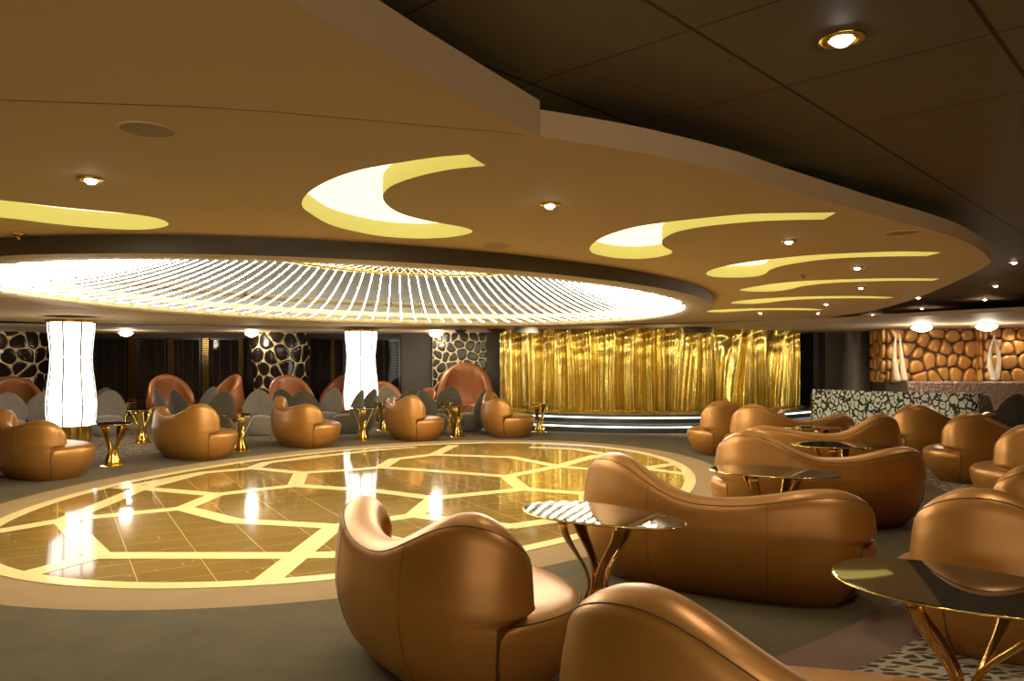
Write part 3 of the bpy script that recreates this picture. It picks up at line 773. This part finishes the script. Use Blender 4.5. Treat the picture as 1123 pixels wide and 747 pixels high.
for j in range(36):
    q = j/35; z = 2.19-(2.19-.34)*q; row = []
    for i in range(NC):
        s = i/(NC-1); x = -.28+7.2*s
        fan = sum(a_*math.exp(-((x-xc)/.5)**2)*(1-q)**1.5 for xc, a_ in ((4.2, .42), (5.0, -.35), (6.0, .45), (1.2, .2)))
        wv = x+fan*math.sin((x-4.2)*2)+.012*math.sin(q*4+x*2.3)
        amp = .45+.55*math.sin(x*1.3+ph[6])**2
        d = .12*amp*math.sin(wv*17+1.6*math.sin(wv*2.7+ph[1]))+.055*math.sin(wv*41+2.2*math.sin(wv*4.3+ph[2]))+.018*math.sin(wv*88+ph[3]+2*math.sin(wv*9))
        d += .025*noise.noise(Vector((x*6, q*2.2, 1.5)))+.09*math.exp(-q*9)*math.sin(wv*7+ph[4])*math.sin(q*40+wv*5)
        row.append((x, yf(x, 16.40)+d*(.55+.45*q), z+(.03*math.sin(wv*21)*(q > .97))))
    rows.append(row)
tag(cu.grid(rows).obj('stage_curtain', 'gold_lame'), 'shimmering gold pleated curtain hanging across the back of the stage', 'curtain')
mb = MB(); rows = []
for j in range(3):
    rows.append([(-.28+7.2*i/300, yf(-.28+7.2*i/300, 16.22)+.05*math.sin(i*1.9)+.03*math.sin(i*3.7)-.05*j, .40-.02*j+.02*math.sin(i*2.3+j)) for i in range(301)])
tag(mb.grid(rows).obj('curtain_fringe', 'gold_lame'), 'crumpled gold hem fringe lying along the curtain foot on stage', 'fringe')
for px, w, lb in ((577, .5, 'black box hanging over the left part of the gold curtain'), (765, .55, 'black box hanging over the right part of the gold curtain')):
    y = 15.9; t = thing('ceiling_speaker_box', lb, 'speaker', (px_x(px, y), y, 2.05), 0, 'black boxes above the stage')
    bb = MB().box(-w/2, -.14, 0, w/2, .14, .11).obj('case', 'black', t, smooth=False)
    MB().box(-w/2+.02, -.146, .012, w/2-.02, -.14, .098).obj('grille', 'dark_band', t, smooth=False)
    MB().box(-.02, -.02, .11, .02, .02, ZS-2.05 if False else .14).obj('bracket', 'black', t, smooth=False)
for px, y, lb, sz in ((505, 16.6, 'dark cone shaped spotlight under the ceiling left of the curtain', 1), (545, 16.2, 'dark wide spotlight beside the curtain top', 1.5)):
    t = thing('ceiling_spotlight', lb, 'spotlight', (px_x(px, y), y, ZS-.13), 0, 'dark stage spotlights')
    MB().lathe([(.02*sz, 0), (.09*sz, .04), (.14*sz, .09), (.15*sz, .105)], 24).obj('shade', 'black', t, auto=.8)
    MB().lathe([(.02, .10), (.02, .13)], 10).obj('stem', 'black', t)

# right end: black recess, brown wall, taupe half column
struct(MB().box(px_x(892, 19.3), 19.3, 0, px_x(908, 19.3), 20.3, ZC).obj('wall_recess', 'black', smooth=False))
struct(MB().box(px_x(905, 18.9), 18.9, 0, px_x(940, 18.9), 20.3, ZC).obj('wall_pier', 'wall_brown', smooth=False))
struct(MB().lathe([(.36, 0), (.36, ZS)], 40, (px_x(941, 18.8), 18.8)).obj('wall_column', 'column_taupe', auto=.8))
# copper stone wall on a folded path
path = [Vector(p) for p in ((8.28, 17.4), (8.22, 16.65), (10.24, 16.65), (10.02, 16.1), (14.2, 16.1))]
seg = [(path[i+1]-path[i]).length for i in range(len(path)-1)]
t = thing('stone_wall', 'wall of rounded glossy copper stones behind the right hand banquette', 'wall panel', (0, 0, 0))
bk = MB().grid([[(p.x, p.y, z) for p in path] for z in (.6, ZS)]); bk.obj('backing', 'rock_gap', t, smooth=False, label='dark joints between the stones')
for i, L_ in enumerate(seg):
    a_, d = path[i], (path[i+1]-path[i]).normalized(); nrm_ = Vector((d.y, -d.x))
    if i == 0: nrm_ = Vector((-abs(nrm_.x), nrm_.y))
    if i == 2: nrm_ = Vector((-abs(nrm_.x), abs(nrm_.y)*-1))
    fm = lambda u, v, dd, a_=a_, d=d, nrm_=nrm_: (*(a_+d*u+nrm_*dd), .97+v)
    if nrm_.y > 0 and i in (1, 3): fm = lambda u, v, dd, a_=a_, d=d: (*(a_+d*u+Vector((0, -1))*dd), .97+v)
    cells(L_, ZS-.97, .30, .035, .07, fm, random.Random(20+i), False, .34).obj('stones', 'rock_copper', t)
# banquette
bq = thing('banquette', 'long dark quilted banquette under the copper stone wall', 'banquette', (11, 15.5, 0))
rows = [[(x, y, z) for y, z in ((.50, .0), (.50, 1.0), (.44, 1.04), (.26, 1.04), (.20, 1.0), (.16, .45))] for x in (-2.8, -2.78, 3.4)]
mb = MB().grid(rows); mb.f += [(0, 1, 2, 3, 4, 5)]; mb.obj('backrest', 'banquette', bq, auto=.5)
MB().box(-2.8, -.45, .0, 3.4, .17, .44).obj('seat', 'booth_leather', bq, smooth=False)
# tusk sculptures
def tusk(mb, x0, lean, h, curve, dy=0):
    pts, rr = [], []
    for k in range(19):
        q = k/18; pts.append((x0+lean*q+curve*math.sin(PI*q), dy, h*q)); rr.append(.062*(1-q)**.75+.006)
    mb.tube(pts, rr, 14, up=(0, 1, 0)); return mb
for px, tk, lb in ((988, ((-.07, -.03, 1.0, -.05, 0), (.09, -.10, 1.02, -.015, .03)), 'pair of white curved tusks standing together at the left of the stone wall'), (1092, ((-.03, .02, 1.0, -.11, 0), (.03, -.05, 1.0, .085, .05)), 'pair of white tusks crossing like a loop at the right of the stone wall')):
    y = 15.83; t = thing('tusk_sculpture', lb, 'sculpture', (px_x(px, y), y, 1.043), 0, 'white tusk sculptures on the banquette ledge')
    for x0, ln, h, cv, dy in tk: tusk(MB(), x0, ln, h*.98, cv, dy).obj('tusk', 'ivory', t)
    MB().box(-.16, -.06, 0, .18, .09, .012).obj('base', 'dark_wood', t, smooth=False)
# printed glass screen
gp = [Vector(p) for p in ((5.5, 13.85), (6.3, 12.95), (6.95, 12.3), (7.2, 12.1), (7.42, 12.05), (7.6, 12.2))]
gs = thing('glass_screen', 'glass screen printed with pale animal blotches behind the right hand sofas', 'screen', (0, 0, 0))
gl = spline([tuple(p) for p in gp], 6, False)
mb = MB().grid([[(p.x, p.y, z) for p in gl] for z in (.03, .95)]+[[(p.x+.012, p.y+.012, z) for p in gl] for z in (.95, .03)], cu=True)
mb.obj('panel', 'printed_glass', gs, auto=.5)
for p in (gl[0], gl[12], gl[-1]): MB().box(p.x-.015, p.y+.013, 0, p.x+.015, p.y+.04, .9).obj('post', 'bronze', gs, smooth=False)

# ================================================================== CEILING FIXTURES AND LAMPS
def lamp(name, loc, power, typ='SPOT', size=110, rad=.05, col=(1, .82, .58), blend=.6, parent=None, rot=None):
    L = bpy.data.lights.new(name, typ); L.energy = power; L.color = col
    if typ == 'SPOT': L.spot_size = math.radians(size); L.spot_blend = blend
    if typ in ('SPOT', 'POINT'): L.shadow_soft_size = rad
    o_ = bpy.data.objects.new(name, L); COL.objects.link(o_); o_.location = loc
    if rot: o_.rotation_euler = rot
    if parent: o_.parent = parent
    return o_
def downlight(x, y, z, lb, r_=.05, power=14, grp='recessed ceiling spotlights'):
    t = thing('downlight', lb, 'ceiling light', (x, y, z), 0, grp)
    MB().lathe([(r_*.55, -.001), (r_*.6, -.010), (r_, -.008), (r_*1.03, -.002), (r_*1.0, 0)], 28, caps=False).obj('trim_ring', 'gold', t)
    MB().lathe([(.001, -.024), (r_*.25, -.021), (r_*.44, -.012), (r_*.55, -.002)], 20, caps=False).obj('lens', 'lamp_glow', t)
    lamp('lamp', (0, 0, -.07), power, parent=t)
for px, py, lb, pw in ((100, 196, 'recessed spotlight above the left crescent light cove', 14), (603, 224, 'recessed spotlight right of the big crescent light cove', 14), (865, 264, 'recessed spotlight between the two long curved coves on the right', 14),
                   (940, 293, 'recessed spotlight just right of the second long curved cove', 12), (944, 315, 'recessed spotlight right of the third long curved cove', 10), (906, 333, 'small recessed spotlight near the far edge of the pale ceiling', 8), (834, 343, 'far recessed spotlight at the thin last cove', 8), (897, 343, 'far recessed spotlight at the back edge of the pale ceiling', 8)):
    downlight(*at(px, py, ZC), ZC, lb, power=pw)
for px, py, lb, r_, pw in ((923, 42, 'large round spotlight in the dark tiled ceiling at the top right', .062, 30), (1112, 287, 'spotlight in the dark ceiling nearest the right picture edge', .05, 14), (1092, 313, 'spotlight in the dark ceiling below the rightmost one', .05, 10),
                       (1080, 328, 'spotlight in the dark ceiling, second from the right at the back', .05, 10), (1007, 326, 'spotlight in the dark ceiling just beyond the pale ceiling edge', .05, 10), (1011, 338, 'lower of two close spotlights in the dark ceiling beyond the pale edge', .05, 10), (957, 345, 'furthest spotlight in the dark ceiling by the pale edge', .05, 10)):
    downlight(*at(px, py, ZD), ZD, lb, r_, pw, 'spotlights in the dark ceiling')
for px, py, lb in ((20, 255, 'small brass smoke detector at the far left of the pale ceiling'), (881, 301, 'small brass smoke detector between the right hand coves')):
    x, y = at(px, py, ZC); t = thing('smoke_detector', lb, 'smoke detector', (x, y, ZC), 0, 'smoke detectors')
    MB().lathe([(.045, 0), (.045, -.012), (.03, -.016)], 24).obj('plate', 'chrome', t, auto=.6); MB().lathe([(.012, -.014), (.014, -.035), (.006, -.04)], 14).obj('sensor', 'bronze', t)
for px, py, lb, r_ in ((162, 142, 'round flush speaker grille at the upper left of the pale ceiling', .09), (990, 255, 'round flush speaker grille near the right edge of the pale ceiling', .10), (545, 269, 'faint round speaker grille beside the dark ceiling ring', .10)):
    x, y = at(px, py, ZC); t = thing('ceiling_speaker', lb, 'speaker', (x, y, ZC), 0, 'round ceiling speakers')
    MB().lathe([(r_, 0), (r_, -.004), (r_*.9, -.006), (r_*.88, -.003)], 40, caps=False).obj('rim', 'cream_ceiling', t); MB().lathe([(.001, -.004), (r_*.89, -.003)], 40, caps=False).obj('grille', 'grille', t)
# crystal flush lamps
def crystal_lamp(px, y, lb, power, s=1):
    t = thing('crystal_ceiling_light', lb, 'ceiling light', (px_x(px, y), y, ZS), 0, 'sparkling crystal ceiling lamps')
    MB().lathe([(.20*s, 0), (.21*s, -.02), (.19*s, -.03)], 32).obj('base_plate', 'chrome', t, auto=.6)
    rr = random.Random(px); rows = []
    for r_, z in ((.19, -.03), (.20, -.055), (.16, -.085), (.11, -.105), (.055, -.12), (.015, -.125)):
        rows.append([(r_*s*(1+rr.uniform(-.12, .12))*math.cos(2*PI*k/30), r_*s*(1+rr.uniform(-.12, .12))*math.sin(2*PI*k/30), z*1.0-rr.uniform(0, .022)) for k in range(30)])
    mb = MB().grid(rows, cv=True); mb.f.append(tuple(range(len(mb.v)-30, len(mb.v))))
    mb.obj('crystals', 'crystal_glow', t, smooth=False)
    sp_ = MB()
    for k in range(18):
        an = 2*PI*k/18; sp_.tube([(.12*s*math.cos(an), .12*s*math.sin(an), -.045), (.30*s*math.cos(an), .30*s*math.sin(an), -.055)], .005, 5)
    sp_.obj('arms', 'chrome', t)
    lamp('lamp', (0, 0, -.22), power, 'POINT', rad=.12, parent=t)
for px, y, lb, pw, s in ((1011, 14.6, 'left one of two sparkling lamps above the stone wall', 40, .9), (1082, 14.2, 'right one of two sparkling lamps above the stone wall', 40, .9), (138, 17.6, 'sparkling lamp right of the first glowing pillar', 25, .75), (276, 18.0, 'sparkling lamp left of the round cell column', 25, .75), (478, 18.2, 'sparkling lamp above the flat cell wall panel', 25, .75), (-60, 17.0, 'sparkling lamp beyond the left picture edge', 25, .95)):
    crystal_lamp(px, y, lb, pw, s)
# bare spot lamps under the ceiling, aimed at the stone wall and the curtain
for x in (8.6, 9.4, 10.6, 11.6, 12.6): lamp('wall_washer', (x, 15.7, ZS-.04), 26, size=100, rot=(math.radians(22), 0, 0))
for x in (.4, 1.8, 3.2, 4.6, 6.0): lamp('stage_lamp', (x, yf(x, 14.6), ZS-.05), 48, size=100, rot=(math.radians(50), 0, 0), col=(1, .84, .55))
# downlights over and behind the viewer and over the sofas
for x, y, p in ((-2.6, .6, 20), (-.6, .4, 16), (1.2, .8, 20), (3.2, 1.6, 26), (4.8, 3.6, 26), (5.6, 6.2, 26), (7.2, 8.2, 26), (2.4, 3.3, 20), (-6.2, 3.4, 16)):
    lamp('ceiling_spot', (x, y, ZC-.03), p*1.5)
for x, y, p in ((-8.4, 13.2, 22), (-5.6, 15.9, 22), (-1.6, 16.4, 22), (-9.5, 9.5, 22), (-6.6, 17.6, 16)):
    lamp('ceiling_spot', (x, y, ZS-.04), p)
# unseen area fill added behind the viewer to lift camera-facing surfaces
L = bpy.data.lights.new('rear_fill', 'AREA'); L.shape = 'RECTANGLE'; L.size = 9; L.size_y = 1.4; L.energy = 130; L.color = (1, .82, .56)
o_ = bpy.data.objects.new('rear_fill', L); COL.objects.link(o_); o_.location = (.5, -4.9, 1.3); o_.rotation_euler = (PI/2, 0, 0)

# ================================================================== WORLD AND CAMERA
w = bpy.data.worlds.new('dim_interior'); sc.world = w; w.use_nodes = True
w.node_tree.nodes['Background'].inputs[0].default_value = (.05, .035, .02, 1); w.node_tree.nodes['Background'].inputs[1].default_value = .3
cam = bpy.data.cameras.new('camera'); co = bpy.data.objects.new('camera', cam); COL.objects.link(co)
co.location = (0, 0, EYE); co.rotation_euler = (PI/2, 0, 0)
cam.sensor_fit = 'HORIZONTAL'; cam.sensor_width = 36; cam.lens = F*36/1123; cam.shift_x = 0; cam.shift_y = (CY-373.5)/1123
cam.clip_start = .05; cam.clip_end = 100
sc.camera = co
sc.view_settings.view_transform = 'Standard'; sc.view_settings.look = 'None'; sc.view_settings.exposure = .3; sc.view_settings.gamma = 1.14
sc.cycles.use_denoising = True
sc.cycles.max_bounces = 8; sc.cycles.diffuse_bounces = 4; sc.cycles.glossy_bounces = 4; sc.cycles.sample_clamp_indirect = 6
